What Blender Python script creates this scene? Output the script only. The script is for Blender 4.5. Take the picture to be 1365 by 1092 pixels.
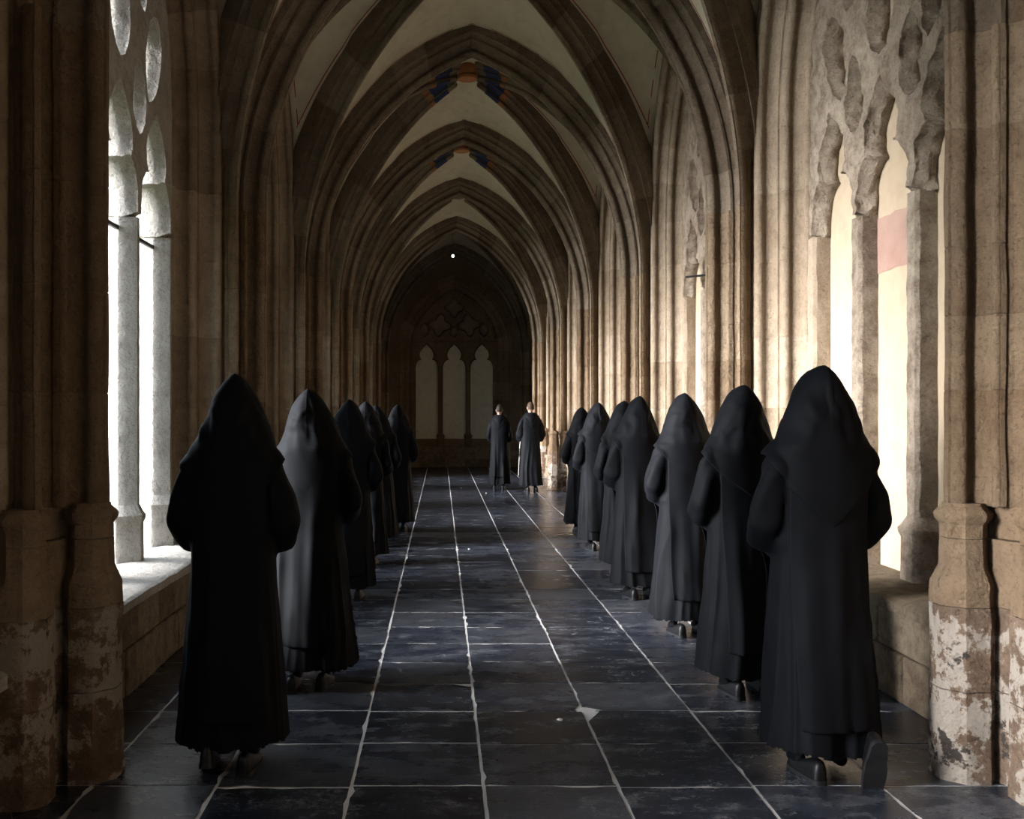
import bpy, bmesh, math, random
from mathutils import Vector, Matrix, noise
from mathutils.bvhtree import BVHTree
from mathutils.geometry import tessellate_polygon

rnd = random.Random(7)
scene = bpy.context.scene
for o in list(bpy.data.objects):
    bpy.data.objects.remove(o)
COL = scene.collection

# ------------------------------------------------------------------ camera, sky, exposure
FPX, EYE = 1300.0, 1.62
cam_d = bpy.data.cameras.new('camera')
cam_d.sensor_width = 36.0
cam_d.lens = FPX / 1365.0 * 36.0
cam_d.shift_x = (682.5 - 588.0) / 1365.0
cam_d.shift_y = (548.0 - 546.0) / 1365.0
cam_d.clip_start = 0.05
cam_d.clip_end = 500
cam = bpy.data.objects.new('camera', cam_d)
COL.objects.link(cam)
cam.location = (0, 0, EYE)
cam.rotation_euler = (math.pi / 2, 0, 0)
scene.camera = cam

SKY = 4.4
world = bpy.data.worlds.new('overcast_sky')
scene.world = world
world.use_nodes = True
bg = world.node_tree.nodes['Background']
bg.inputs['Color'].default_value = (0.72, 0.86, 1.0, 1)
bg.inputs['Strength'].default_value = SKY

# low hazy sun over the courtyard, coming in through the open windows on the left
sun_d = bpy.data.lights.new('hazy_sun', 'SUN')
sun_d.energy = 38.0
sun_d.angle = math.radians(34)
sun_d.color = (0.98, 0.98, 1.0)
sun = bpy.data.objects.new('hazy_sun', sun_d)
COL.objects.link(sun)
sun.location = (-20, 10, 12)
sun.rotation_euler = Vector((1.0, 0.22, -0.25)).to_track_quat('-Z', 'Y').to_euler()

scene.view_settings.view_transform = 'Standard'
scene.view_settings.look = 'None'
scene.view_settings.exposure = 0.22
scene.view_settings.gamma = 1.0
scene.view_settings.use_curve_mapping = False
scene.cycles.use_denoising = True
scene.cycles.max_bounces = 8
scene.cycles.use_adaptive_sampling = True
scene.cycles.adaptive_threshold = 0.025
scene.cycles.diffuse_bounces = 5
scene.cycles.sample_clamp_indirect = 8.0

# ------------------------------------------------------------------ dimensions of the cloister walk
XC = 0.383            # middle of the walk
HW = 2.19             # half width to the wall faces
BAY = 3.95
P0Y = 4.35            # nearest pair of piers
PIERS = [P0Y + BAY * k for k in range(6)]       # 4.35 .. 24.1
YEND = P0Y + BAY * 6                            # end wall
BAYS = [P0Y + BAY * (k + 0.5) for k in range(-2, 6)]
LIGHT_BLOCKED = (1, 7)    # left bays given an added window panel that keeps light out
ZS = 3.30             # springing of the vault
RT, CO = 2.97, 1.10   # intrados radius and centre offset of the transverse arches
RW = RT + 0.28        # radius of the vault webs
DW = RW - CO          # half span of the webs
DOME = 0.30
SILL = 0.57
WX = 1.72             # window half width at the wall face
WS = 3.9              # window springing
WR, WC = 2.576, 0.856

def wallx(side, p=0.0):
    return XC + side * (HW + p)

# ------------------------------------------------------------------ light portals in the open windows (they add no light of their own)
for i, yb in enumerate(BAYS):
    if i in LIGHT_BLOCKED and i != 1: continue
    pd = bpy.data.lights.new('window_portal', 'AREA')
    pd.shape = 'RECTANGLE'
    pd.size = 5.4
    pd.size_y = 2.6
    pd.cycles.is_portal = True
    po = bpy.data.objects.new('window_portal', pd)
    COL.objects.link(po)
    po.location = (wallx(-1, 0.62), yb, 3.2)
    po.rotation_euler = (0, -math.pi / 2, 0)

# ------------------------------------------------------------------ materials
def mat_new(name):
    m = bpy.data.materials.new(name)
    m.use_nodes = True
    nt = m.node_tree
    return m, nt, nt.nodes['Principled BSDF']

def nd(nt, typ, **kw):
    n = nt.nodes.new(typ)
    for k, v in kw.items():
        setattr(n, k, v)
    return n

def noise_node(nt, scale, detail=6, rough=0.6, vec=None, dim='3D'):
    n = nd(nt, 'ShaderNodeTexNoise')
    n.inputs['Scale'].default_value = scale
    n.inputs['Detail'].default_value = detail
    n.inputs['Roughness'].default_value = rough
    if vec is not None:
        nt.links.new(vec, n.inputs['Vector'])
    return n

def ramp(nt, fac, stops):
    r = nd(nt, 'ShaderNodeValToRGB')
    el = r.color_ramp.elements
    while len(el) < len(stops):
        el.new(0.5)
    for e, (p, c) in zip(el, stops):
        e.position = p
        e.color = c if len(c) == 4 else (*c, 1)
    nt.links.new(fac, r.inputs['Fac'])
    return r

def mixc(nt, fac, a, b, mode='MIX'):
    m = nd(nt, 'ShaderNodeMix', data_type='RGBA', blend_type=mode)
    for i, v in ((0, fac), (6, a), (7, b)):
        if isinstance(v, (int, float)):
            m.inputs[i].default_value = v
        elif isinstance(v, tuple):
            m.inputs[i].default_value = v if len(v) == 4 else (*v, 1)
        else:
            nt.links.new(v, m.inputs[i])
    return m.outputs[2]

def maprange(nt, val, a, b, c=0.0, d=1.0):
    m = nd(nt, 'ShaderNodeMapRange')
    nt.links.new(val, m.inputs['Value'])
    for i, v in enumerate((a, b, c, d)):
        m.inputs[i + 1].default_value = v
    return m.outputs['Result']

def bump(nt, bsdf, h, strength, dist, prev=None):
    b = nd(nt, 'ShaderNodeBump')
    b.inputs['Strength'].default_value = strength
    b.inputs['Distance'].default_value = dist
    nt.links.new(h, b.inputs['Height'])
    if prev is not None:
        nt.links.new(prev, b.inputs['Normal'])
    nt.links.new(b.outputs['Normal'], bsdf.inputs['Normal'])
    return b.outputs['Normal']

def stone_material(name, c1, c2, c3, rough_bump=0.5, var=0.5, grime=0.4, weather=False):
    m, nt, bs = mat_new(name)
    pos = nd(nt, 'ShaderNodeNewGeometry').outputs['Position']
    oi = nd(nt, 'ShaderNodeObjectInfo').outputs['Random']
    n1 = noise_node(nt, 1.1, 5, 0.6, pos)
    n2 = noise_node(nt, 9.0, 8, 0.7, pos)
    n3 = noise_node(nt, 60.0, 4, 0.7, pos)
    base = mixc(nt, maprange(nt, n1.outputs['Fac'], 0.35, 0.65), c1, c2)
    # every block has its own tone
    tone = ramp(nt, oi, [(0.0, c3), (0.25, c1), (0.5, c2), (0.75, tuple(x * 0.72 for x in c1)), (1.0, tuple(min(1, x * 1.15) for x in c2))])
    base = mixc(nt, var, base, tone.outputs['Color'])
    dirt = ramp(nt, n2.outputs['Fac'], [(0.36, (0.45, 0.40, 0.36)), (0.56, (1, 1, 1)), (1.0, (1.12, 1.10, 1.06))])
    base = mixc(nt, grime, base, mixc(nt, 1.0, base, dirt.outputs['Color'], 'MULTIPLY'))
    spk = ramp(nt, n3.outputs['Fac'], [(0.32, (0.40, 0.37, 0.35)), (0.45, (1, 1, 1))])
    base = mixc(nt, 0.6, base, mixc(nt, 1.0, base, spk.outputs['Color'], 'MULTIPLY'))
    if weather:      # flaking whitewash and dark damp patches with ragged outlines
        nw = noise_node(nt, 4.5, 9, 0.72, pos)
        fl = ramp(nt, nw.outputs['Fac'], [(0.50, (0, 0, 0)), (0.53, (1, 1, 1))])
        base = mixc(nt, fl.outputs['Color'], base, (0.34, 0.29, 0.24))
        nw2 = noise_node(nt, 3.1, 8, 0.7, pos)
        fl2 = ramp(nt, nw2.outputs['Fac'], [(0.57, (0, 0, 0)), (0.60, (1, 1, 1))])
        base = mixc(nt, fl2.outputs['Color'], base, (0.045, 0.035, 0.028))
    nt.links.new(base, bs.inputs['Base Color'])
    bs.inputs['Roughness'].default_value = 0.85
    bs.inputs['Specular IOR Level'].default_value = 0.25
    nb = noise_node(nt, 26.0, 8, 0.7, pos)
    p1 = bump(nt, bs, nb.outputs['Fac'], rough_bump, 0.042)
    nb2 = noise_node(nt, 5.0, 4, 0.6, pos)
    bump(nt, bs, nb2.outputs['Fac'], rough_bump * 0.8, 0.06, p1)
    return m

M = {}
M['stone'] = stone_material('warm_sandstone', (0.180, 0.116, 0.064), (0.275, 0.203, 0.134), (0.112, 0.069, 0.040), 0.9, 0.55)
M['rib'] = stone_material('rib_stone', (0.165, 0.122, 0.082), (0.260, 0.208, 0.152), (0.105, 0.075, 0.050), 0.8, 0.55)
M['jamb'] = stone_material('jamb_stone', (0.215, 0.155, 0.100), (0.330, 0.265, 0.195), (0.135, 0.092, 0.058), 0.5, 0.5)
M['rough'] = stone_material('weathered_tracery_stone', (0.31, 0.24, 0.18), (0.44, 0.365, 0.28), (0.24, 0.18, 0.13), 1.0, 0.3, 0.8)
M['pale'] = stone_material('pale_window_stone', (0.36, 0.33, 0.29), (0.48, 0.45, 0.41), (0.30, 0.27, 0.235), 0.9, 0.3)
M['base'] = stone_material('flaking_base_stone', (0.165, 0.105, 0.068), (0.23, 0.165, 0.115), (0.115, 0.072, 0.048), 1.0, 0.4, 0.7, True)
M['block'] = stone_material('parapet_stone', (0.19, 0.14, 0.09), (0.29, 0.23, 0.16), (0.115, 0.08, 0.052), 1.0, 0.6, 0.8)
M['wall'] = stone_material('wall_stone', (0.15, 0.103, 0.064), (0.20, 0.15, 0.10), (0.12, 0.085, 0.055), 0.5, 0.15)

def plaster(name, c1, c2, b=0.15):
    m, nt, bs = mat_new(name)
    pos = nd(nt, 'ShaderNodeNewGeometry').outputs['Position']
    n1 = noise_node(nt, 0.9, 6, 0.62, pos)
    n2 = noise_node(nt, 7.0, 6, 0.6, pos)
    base = mixc(nt, maprange(nt, n1.outputs['Fac'], 0.3, 0.7), c1, c2)
    d = ramp(nt, n2.outputs['Fac'], [(0.30, (0.78, 0.76, 0.72)), (0.55, (1, 1, 1))])
    base = mixc(nt, 0.6, base, mixc(nt, 1.0, base, d.outputs['Color'], 'MULTIPLY'))
    nt.links.new(base, bs.inputs['Base Color'])
    bs.inputs['Roughness'].default_value = 0.9
    bs.inputs['Specular IOR Level'].default_value = 0.2
    bump(nt, bs, n2.outputs['Fac'], b, 0.02)
    return m

M['vault'] = plaster('vault_plaster', (0.39, 0.352, 0.265), (0.48, 0.44, 0.345))
M['panel'] = plaster('cream_plaster', (0.335, 0.258, 0.176), (0.375, 0.303, 0.216), 0.06)
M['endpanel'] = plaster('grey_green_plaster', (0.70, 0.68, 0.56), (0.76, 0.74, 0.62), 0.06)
M['pink'] = plaster('pink_brick_patch', (0.255, 0.150, 0.115), (0.33, 0.235, 0.190), 1.0)
M['red'] = plaster('red_line_paint', (0.22, 0.05, 0.035), (0.28, 0.07, 0.04))
M['orange'] = plaster('ochre_red_paint', (0.28, 0.11, 0.045), (0.34, 0.16, 0.075))
M['blue'] = plaster('blue_paint', (0.03, 0.04, 0.09), (0.04, 0.05, 0.12))
M['mortar'] = plaster('pale_mortar', (0.34, 0.33, 0.32), (0.60, 0.59, 0.58), 0.5)
M['core'] = plaster('dark_mortar', (0.22, 0.17, 0.12), (0.30, 0.23, 0.16), 0.5)
M['grass'] = plaster('lawn', (0.10, 0.115, 0.055), (0.14, 0.15, 0.075), 0.8)
M['paper'] = plaster('white_paper', (0.85, 0.85, 0.83), (0.9, 0.9, 0.88))

def slate_material():
    m, nt, bs = mat_new('dark_slate')
    pos = nd(nt, 'ShaderNodeNewGeometry').outputs['Position']
    oi = nd(nt, 'ShaderNodeObjectInfo').outputs['Random']
    mp = nd(nt, 'ShaderNodeMapping')
    mp.inputs['Scale'].default_value = (1.0, 2.2, 1.0)
    nt.links.new(pos, mp.inputs['Vector'])
    n1 = noise_node(nt, 3.0, 8, 0.68, mp.outputs['Vector'])
    n2 = noise_node(nt, 19.0, 10, 0.78, mp.outputs['Vector'])
    n3 = noise_node(nt, 2.2, 12, 0.8, pos)
    tone = ramp(nt, oi, [(0.0, (0.005, 0.0065, 0.011)), (0.4, (0.010, 0.0125, 0.0195)), (0.75, (0.017, 0.020, 0.029)), (1.0, (0.040, 0.042, 0.050))])
    base = mixc(nt, maprange(nt, n1.outputs['Fac'], 0.40, 0.70), tone.outputs['Color'], (0.030, 0.035, 0.047))
    scr = ramp(nt, n2.outputs['Fac'], [(0.585, (0, 0, 0)), (0.66, (1, 1, 1))])
    base = mixc(nt, scr.outputs['Color'], base, (0.110, 0.118, 0.142))
    # thin pale veins and scratches
    v = nd(nt, 'ShaderNodeMath', operation='SUBTRACT'); v.inputs[1].default_value = 0.5
    nt.links.new(n3.outputs['Fac'], v.inputs[0])
    a = nd(nt, 'ShaderNodeMath', operation='ABSOLUTE'); nt.links.new(v.outputs[0], a.inputs[0])
    vein = ramp(nt, a.outputs[0], [(0.0, (1, 1, 1)), (0.006, (0, 0, 0))])
    vm = nd(nt, 'ShaderNodeMath', operation='MULTIPLY')
    nt.links.new(vein.outputs['Color'], vm.inputs[0])
    nt.links.new(maprange(nt, n1.outputs['Fac'], 0.46, 0.58), vm.inputs[1])
    base = mixc(nt, vm.outputs[0], base, (0.30, 0.30, 0.30))
    vo = nd(nt, 'ShaderNodeTexVoronoi', feature='DISTANCE_TO_EDGE')
    vo.inputs['Scale'].default_value = 4.5
    wob = nd(nt, 'ShaderNodeVectorMath', operation='MULTIPLY_ADD')
    nt.links.new(noise_node(nt, 6.0, 5, 0.6, pos).outputs['Color'], wob.inputs[0])
    wob.inputs[1].default_value = (.25, .25, .25)
    nt.links.new(pos, wob.inputs[2]); nt.links.new(wob.outputs[0], vo.inputs['Vector'])
    sc_ = ramp(nt, vo.outputs['Distance'], [(0.0, (1, 1, 1)), (0.010, (0, 0, 0))])
    sm = nd(nt, 'ShaderNodeMath', operation='MULTIPLY')
    nt.links.new(sc_.outputs['Color'], sm.inputs[0])
    nt.links.new(maprange(nt, noise_node(nt, 3.7, 3, 0.5, pos).outputs['Fac'], 0.56, 0.64), sm.inputs[1])
    base = mixc(nt, sm.outputs[0], base, (0.24, 0.245, 0.26))
    nt.links.new(base, bs.inputs['Base Color'])
    rr = nd(nt, 'ShaderNodeMath', operation='ADD')
    nt.links.new(maprange(nt, n1.outputs['Fac'], 0.3, 0.7, 0.15, 0.34), rr.inputs[0])
    nt.links.new(maprange(nt, oi, 0, 1, -0.05, 0.08), rr.inputs[1])
    nt.links.new(rr.outputs[0], bs.inputs['Roughness'])
    bs.inputs['Specular IOR Level'].default_value = 0.5
    p1 = bump(nt, bs, n2.outputs['Fac'], 0.22, 0.010)
    bump(nt, bs, n1.outputs['Fac'], 0.2, 0.02, p1)
    return m
M['slate'] = slate_material()

def cloth_material():
    m, nt, bs = mat_new('black_wool')
    tc = nd(nt, 'ShaderNodeTexCoord').outputs['Object']
    n1 = noise_node(nt, 260.0, 3, 0.6, tc)
    n2 = noise_node(nt, 6.0, 4, 0.6, tc)
    base = mixc(nt, maprange(nt, n2.outputs['Fac'], 0.3, 0.7), (0.0016, 0.0018, 0.0026), (0.0028, 0.0031, 0.0042))
    nt.links.new(base, bs.inputs['Base Color'])
    bs.inputs['Roughness'].default_value = 0.70
    bs.inputs['Specular IOR Level'].default_value = 0.07
    bs.inputs['Sheen Weight'].default_value = 0.006
    bs.inputs['Sheen Roughness'].default_value = 0.45
    bs.inputs['Sheen Tint'].default_value = (0.8, 0.88, 1.0, 1)
    bump(nt, bs, n1.outputs['Fac'], 0.15, 0.002)
    return m
M['cloth'] = cloth_material()

def simple(name, c, rough=0.5, spec=0.5, metal=0.0, scale=20):
    m, nt, bs = mat_new(name)
    tc = nd(nt, 'ShaderNodeTexCoord').outputs['Object']
    n = noise_node(nt, scale, 5, 0.6, tc)
    base = mixc(nt, maprange(nt, n.outputs['Fac'], 0.3, 0.7), tuple(x * 0.8 for x in c), tuple(min(1, x * 1.15) for x in c))
    nt.links.new(base, bs.inputs['Base Color'])
    bs.inputs['Roughness'].default_value = rough
    bs.inputs['Specular IOR Level'].default_value = spec
    bs.inputs['Metallic'].default_value = metal
    bump(nt, bs, n.outputs['Fac'], 0.1, 0.004)
    return m
M['leather'] = simple('black_leather', (0.004, 0.004, 0.0045), 0.42, 0.2)
M['sole'] = simple('rubber_sole', (0.010, 0.010, 0.011), 0.6, 0.2)
M['skin'] = simple('skin', (0.27, 0.155, 0.11), 0.55)
M['hair'] = simple('brown_hair', (0.016, 0.010, 0.007), 0.7, 0.2, scale=90)
M['hair2'] = simple('sandy_hair', (0.035, 0.019, 0.011), 0.7, 0.2, scale=90)
M['iron'] = simple('dark_iron', (0.02, 0.02, 0.022), 0.5, metal=0.6)
M['cord'] = simple('white_cord', (0.26, 0.235, 0.20), 0.8)

# ------------------------------------------------------------------ mesh helpers
class MB:
    def __init__(self):
        self.v, self.f = [], []
    def add(self, verts, faces):
        n = len(self.v)
        self.v += [tuple(p) for p in verts]
        self.f += [tuple(i + n for i in f) for f in faces]
    def grid(self, rows, close=False, caps=False):
        """rows: list of equal-length point lists"""
        n = len(rows[0])
        vs = [p for r in rows for p in r]
        fs = []
        for i in range(len(rows) - 1):
            for j in range(n if close else n - 1):
                a, b = i * n + j, i * n + (j + 1) % n
                fs.append((a, b, b + n, a + n))
        if caps:
            fs.append(tuple(reversed(range(n))))
            fs.append(tuple(range((len(rows) - 1) * n, len(rows) * n)))
        self.add(vs, fs)
    def box(self, x0, x1, y0, y1, z0, z1):
        self.add([(x0, y0, z0), (x1, y0, z0), (x1, y1, z0), (x0, y1, z0), (x0, y0, z1), (x1, y0, z1), (x1, y1, z1), (x0, y1, z1)],
                 [(3, 2, 1, 0), (4, 5, 6, 7), (0, 1, 5, 4), (1, 2, 6, 5), (2, 3, 7, 6), (3, 0, 4, 7)])
    def mesh(self, name, smooth=None, fix=True, bevel=0.0):
        me = bpy.data.meshes.new(name)
        me.from_pydata(self.v, [], self.f)
        if fix or bevel:
            bm = bmesh.new(); bm.from_mesh(me)
            if fix:
                bmesh.ops.recalc_face_normals(bm, faces=bm.faces)
            if bevel:
                es = [e for e in bm.edges if len(e.link_faces) == 2 and e.calc_face_angle(0) > 0.6]
                bmesh.ops.bevel(bm, geom=es, offset=bevel, segments=1, affect='EDGES', profile=0.5)
            bm.to_mesh(me); bm.free()
        if smooth is not None:
            me.polygons.foreach_set('use_smooth', [True] * len(me.polygons))
            me.set_sharp_from_angle(angle=math.radians(smooth))
        me.update()
        return me

def link(name, me, mat=None, parent=None, loc=(0, 0, 0)):
    if mat is not None and me is not None and not me.materials:
        me.materials.append(mat)
    o = bpy.data.objects.new(name, me)
    COL.objects.link(o)
    o.location = loc
    if parent is not None:
        o.parent = parent
    return o

def root(name, label, cat=None, kind=None, group=None, loc=(0, 0, 0)):
    o = bpy.data.objects.new(name, None)
    o.empty_display_size = 0.1
    COL.objects.link(o)
    o.location = loc
    tagit(o, label, cat, kind, group)
    return o

def tagit(o, label, cat=None, kind=None, group=None):
    o['label'] = label
    if cat: o['category'] = cat
    if kind: o['kind'] = kind
    if group: o['group'] = group

def arcp(cx, cy, r, a0, a1, n):
    return [(cx + r * math.cos(math.radians(a0 + (a1 - a0) * i / n)), cy + r * math.sin(math.radians(a0 + (a1 - a0) * i / n))) for i in range(n + 1)]

def plate(mb, outer, holes, levels, to3d):
    """prism with holes; levels = [(depth, inset), ...] from front to back"""
    def off(poly, e):
        n = len(poly); out = []
        area = sum(poly[i][0] * poly[(i + 1) % n][1] - poly[(i + 1) % n][0] * poly[i][1] for i in range(n))
        s = 1 if area > 0 else -1
        for i in range(n):
            p, a, b = Vector(poly[i]), Vector(poly[i - 1]), Vector(poly[(i + 1) % n])
            d1, d2 = (p - a), (b - p)
            if d1.length < 1e-9 or d2.length < 1e-9:
                out.append(tuple(p)); continue
            d1.normalize(); d2.normalize()
            n1, n2 = Vector((-d1.y, d1.x)), Vector((-d2.y, d2.x))
            m = n1 + n2
            if m.length < 1e-6: m = n1.copy()
            m.normalize()
            k = max(0.5, m.dot(n1))
            out.append(tuple(p + m * (s * e / k)))
        return out
    loops = [outer] + holes
    for li, lp in enumerate(loops):
        rows = []
        for d, e in levels:
            q = off(lp, e if li == 0 else -e) if e else lp
            rows.append([to3d(a, b, d) for a, b in q])
        mb.grid(rows, close=True)
    for d, e in (levels[0], levels[-1]):
        ls = [off(lp, e if i == 0 else -e) if e else lp for i, lp in enumerate(loops)]
        tris = tessellate_polygon([[Vector((a, b, 0)) for a, b in lp] for lp in ls])
        flat = [to3d(a, b, d) for lp in ls for a, b in lp]
        mb.add(flat, [tuple(t) for t in tris])

def ring_in(pts, amt):
    c = Vector((0, 0, 0))
    for p in pts: c += Vector(p)
    c /= len(pts)
    return [tuple(Vector(p) + (c - Vector(p)).normalized() * amt) for p in pts]

def weld(me, d=1e-4):
    bm = bmesh.new(); bm.from_mesh(me)
    bmesh.ops.remove_doubles(bm, verts=bm.verts, dist=d)
    bmesh.ops.recalc_face_normals(bm, faces=bm.faces)
    bm.to_mesh(me); bm.free()

# ------------------------------------------------------------------ floor
floor = root('floor', 'dark slate slab floor of the cloister walk with pale mortar joints', kind='structure')
mb = MB(); mb.box(wallx(-1) - .1, wallx(1) + .1, -4.2, YEND + .2, -0.3, -0.0025)
link('mortar_bed', mb.mesh('mortar_bed'), M['mortar'], floor)
lines_x = [-1.90, -1.51, -0.97, -0.388, 0.183, 0.765, 1.345, 1.90, 2.62]
row_y = [2.62, 3.15, 3.68, 4.21, 4.75, 5.265, 5.80, 6.29, 6.79, 7.31, 7.85]
while row_y[-1] < YEND:
    row_y.append(row_y[-1] + 0.53 + rnd.uniform(-.03, .03))
row_y = [row_y[0] - 0.53 * k for k in range(12, 0, -1)] + row_y

def slab_outline(x0, x1, y0, y1, rough, cut=None):
    pts = []
    cs = [(x0, y0), (x1, y0), (x1, y1), (x0, y1)]
    for i in range(4):
        a, b = Vector(cs[i]), Vector(cs[(i + 1) % 4])
        d = (b - a); L = d.length; d.normalize(); nrm = Vector((-d.y, d.x))
        if cut and cut[0] == i:
            pts.append(tuple(Vector(cs[i - 1]).lerp(a, 1 - cut[1] / (a - Vector(cs[i - 1])).length)))
            st = cut[1]
        else:
            pts.append(tuple(a + nrm * 0.003 + d * 0.003)); st = 0
        n = 7 if rough else 0
        for k in range(n):
            t = (k + 0.5 + rnd.uniform(-.3, .3)) / n * L
            if t < st + .02: continue
            e = rnd.uniform(0, .004) + (rnd.uniform(.006, .016) if rnd.random() < .10 else 0)
            pts.append(tuple(a + d * t + nrm * e))
    return pts
cuts = {(4, 5.265): (3, 0.10), (5, 5.265): (0, 0.055), (4, 4.75): None}
far = MB()
for ci in range(len(lines_x) - 1):
    for ri in range(len(row_y) - 1):
        x0, x1, y0, y1 = lines_x[ci] + .0048, lines_x[ci + 1] - .0048, row_y[ri], row_y[ri + 1]
        j0 = 0.012 * math.sin(ci * 2.1 + ri * 1.3) ; j1 = 0.012 * math.sin(ci * 2.1 + (ri + 1) * 1.3)
        y0 += j0 + .005; y1 += j1 - .005
        if y1 > YEND: y1 = YEND
        if y0 >= y1 - .05: continue
        near = 2.2 < row_y[ri] < 13.0
        cut = None
        if ci == 5 and abs(row_y[ri] - 5.265) < .01: cut = (0, 0.07)
        elif ci == 4 and abs(row_y[ri] - 5.265) < .01: cut = (1, 0.05)
        elif ci == 5 and abs(row_y[ri] - 4.75) < .01: cut = (3, 0.09)
        elif ci == 3 and abs(row_y[ri] - 5.265) < .01: cut = (2, 0.06)
        elif near and rnd.random() < .08: cut = (rnd.randrange(4), rnd.uniform(.02, .04))
        pts = slab_outline(x0, x1, y0, y1, near, cut)
        dz = rnd.uniform(-.0015, .0015)
        tl = (rnd.uniform(-.0025, .0025), rnd.uniform(-.0025, .0025))
        cx, cy = (x0 + x1) / 2, (y0 + y1) / 2
        zt = lambda x, y: dz + (x - cx) * tl[0] + (y - cy) * tl[1]
        tgt = MB() if near else far
        n = len(pts)
        top = [(x, y, zt(x, y)) for x, y in pts]
        ins = [(cx + (x - cx) * .995, cy + (y - cy) * .995, zt(x, y) + .001) for x, y in pts]
        bot = [(x, y, -.03) for x, y in pts]
        tgt.add(bot + top + ins, [(i, (i + 1) % n, n + (i + 1) % n, n + i) for i in range(n)] + [(n + i, n + (i + 1) % n, 2 * n + (i + 1) % n, 2 * n + i) for i in range(n)] + [tuple(range(2 * n, 3 * n))])
        if near:
            link('floor_slab', tgt.mesh('floor_slab', fix=False), M['slate'], floor)
o = link('distant_slabs', far.mesh('distant_slabs', fix=False), M['slate'], floor)
o['kind'] = 'stuff'

# ------------------------------------------------------------------ vault (ceiling)
ceiling = root('ceiling', 'ribbed stone vault with pale plastered cells over the whole walk', kind='structure')

def web_z(x, y, yb):
    u = min(1.0, abs(x - XC) / DW); v = min(1.0, abs(y - yb) / (BAY / 2))
    m = min(u, v)
    m = math.sqrt(m * m + .0016) - .04 if m < .5 else m - .04 + .0016 if False else math.sqrt(m * m + .0016) - .04 * (1 - m)
    m = min(m, 1.0)
    s = DW * m + CO
    return ZS + math.sqrt(max(0.0, RW * RW - s * s)) + DOME * (1 - max(u, v) ** 2)

def web_cell(yb, kind, side):
    N, K = 22, 22
    rows = []
    for i in range(N + 1):
        w = math.sin(math.pi / 2 * i / N)
        row = []
        for j in range(K + 1):
            k = math.sin(math.pi / 2 * (2.0 * j / K - 1))
            if kind == 'wall':
                u, v = w, w * k
                x, y = XC + side * u * DW, yb + v * BAY / 2
            else:
                u, v = w * k, w
                x, y = XC + u * DW, yb + side * v * BAY / 2
            row.append((x, y, web_z(x, y, yb)))
        rows.append(row)
    if kind == 'wall':       # carry the cell on to the wall face
        rows.append([(wallx(side, .03), p[1], p[2]) for p in rows[-1]])
    mb = MB(); mb.grid(rows)
    me = mb.mesh('vault_cell', smooth=60)
    return me
cells = {}
yb0 = BAYS[2]
for kind in ('wall', 'cross'):
    for side in (-1, 1):
        cells[kind, side] = web_cell(yb0, kind, side)
for yb in BAYS:
    for key, me in cells.items():
        link('vault_cell', me, M['vault'], ceiling, (0, yb - yb0, 0))

# moulded rib profile, half: (w across, d above the soffit)
def rib_profile(sw, sd, top):
    h = [(.0, .0), (.018, .0), (.021, .012)] + [(.0 + .050 * math.cos(a), .050 + .044 * math.sin(a)) for a in [math.radians(x) for x in (-60, -30, 0, 30, 58)]] \
        + [(.018, .100), (.018, .112)] + [(.118 - .096 * math.cos(math.radians(a)), .112 + .072 * math.sin(math.radians(a))) for a in (5, 30, 55, 85)] \
        + [(.120, .172), (.128, .172), (.128, .192), (.118, .200)] + [(.168 - .046 * math.cos(math.radians(a)), .205 + .050 * math.sin(math.radians(a))) for a in (10, 45, 80)] + [(.172, .252), (.172, .285)]
    h = [(w * sw, d * sd) for w, d in h] + [(.172 * sw, top)]
    return h + [(-w, d) for w, d in reversed(h[1:])]
PT = rib_profile(1.0, 1.0, 0.42)
PD = rib_profile(0.72, 0.74, 0.36)

def voussoir_mesh(profile, pos, t0, t1, n=4, gap=.005):
    rows = [ring_in([pos(t0, w, d, 0) for w, d in profile], .005)]
    for i in range(n + 1):
        t = t0 + (t1 - t0) * i / n
        rows.append([pos(t, w, d, gap if i == 0 else (-gap if i == n else 0)) for w, d in profile])
    rows.append(ring_in([pos(t1, w, d, 0) for w, d in profile], .005 if t1 < 1 else 0))
    mb = MB(); mb.grid(rows, close=True, caps=True)
    return mb.mesh('voussoir', smooth=38)

def trans_pos(side):
    def pos(t, w, d, g):
        r = RT + d
        ph = min(1.0, t) * math.acos(CO / r)
        ph += g / r
        ph = max(0, min(math.acos(CO / r), ph))
        return (XC + side * (-CO + r * math.cos(ph)), w, ZS + r * math.sin(ph))
    return pos

def diag_pos(side, dirn):
    """rib from the pier at (side, 0) to the boss half a bay along dirn"""
    p0 = Vector((XC + side * (DW + .10), dirn * .16)); bo = Vector((XC, dirn * BAY / 2))
    pd = (p0 - bo); pl = Vector((-pd.y, pd.x)).normalized()
    R0 = RW - .190
    def pos(t, w, d, g):
        r = R0 + d
        pm = math.acos(CO / r)
        ph = max(0, min(pm, t * pm + g / r))
        q = (-CO + r * math.cos(ph)) / DW
        xy = bo + pd * q + pl * w
        qw = (-CO + RW * math.cos(ph / pm * math.acos(CO / RW))) / DW
        return (xy.x, xy.y, ZS + r * math.sin(ph) + DOME * (1 - min(1, qw) ** 2))
    return pos

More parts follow.
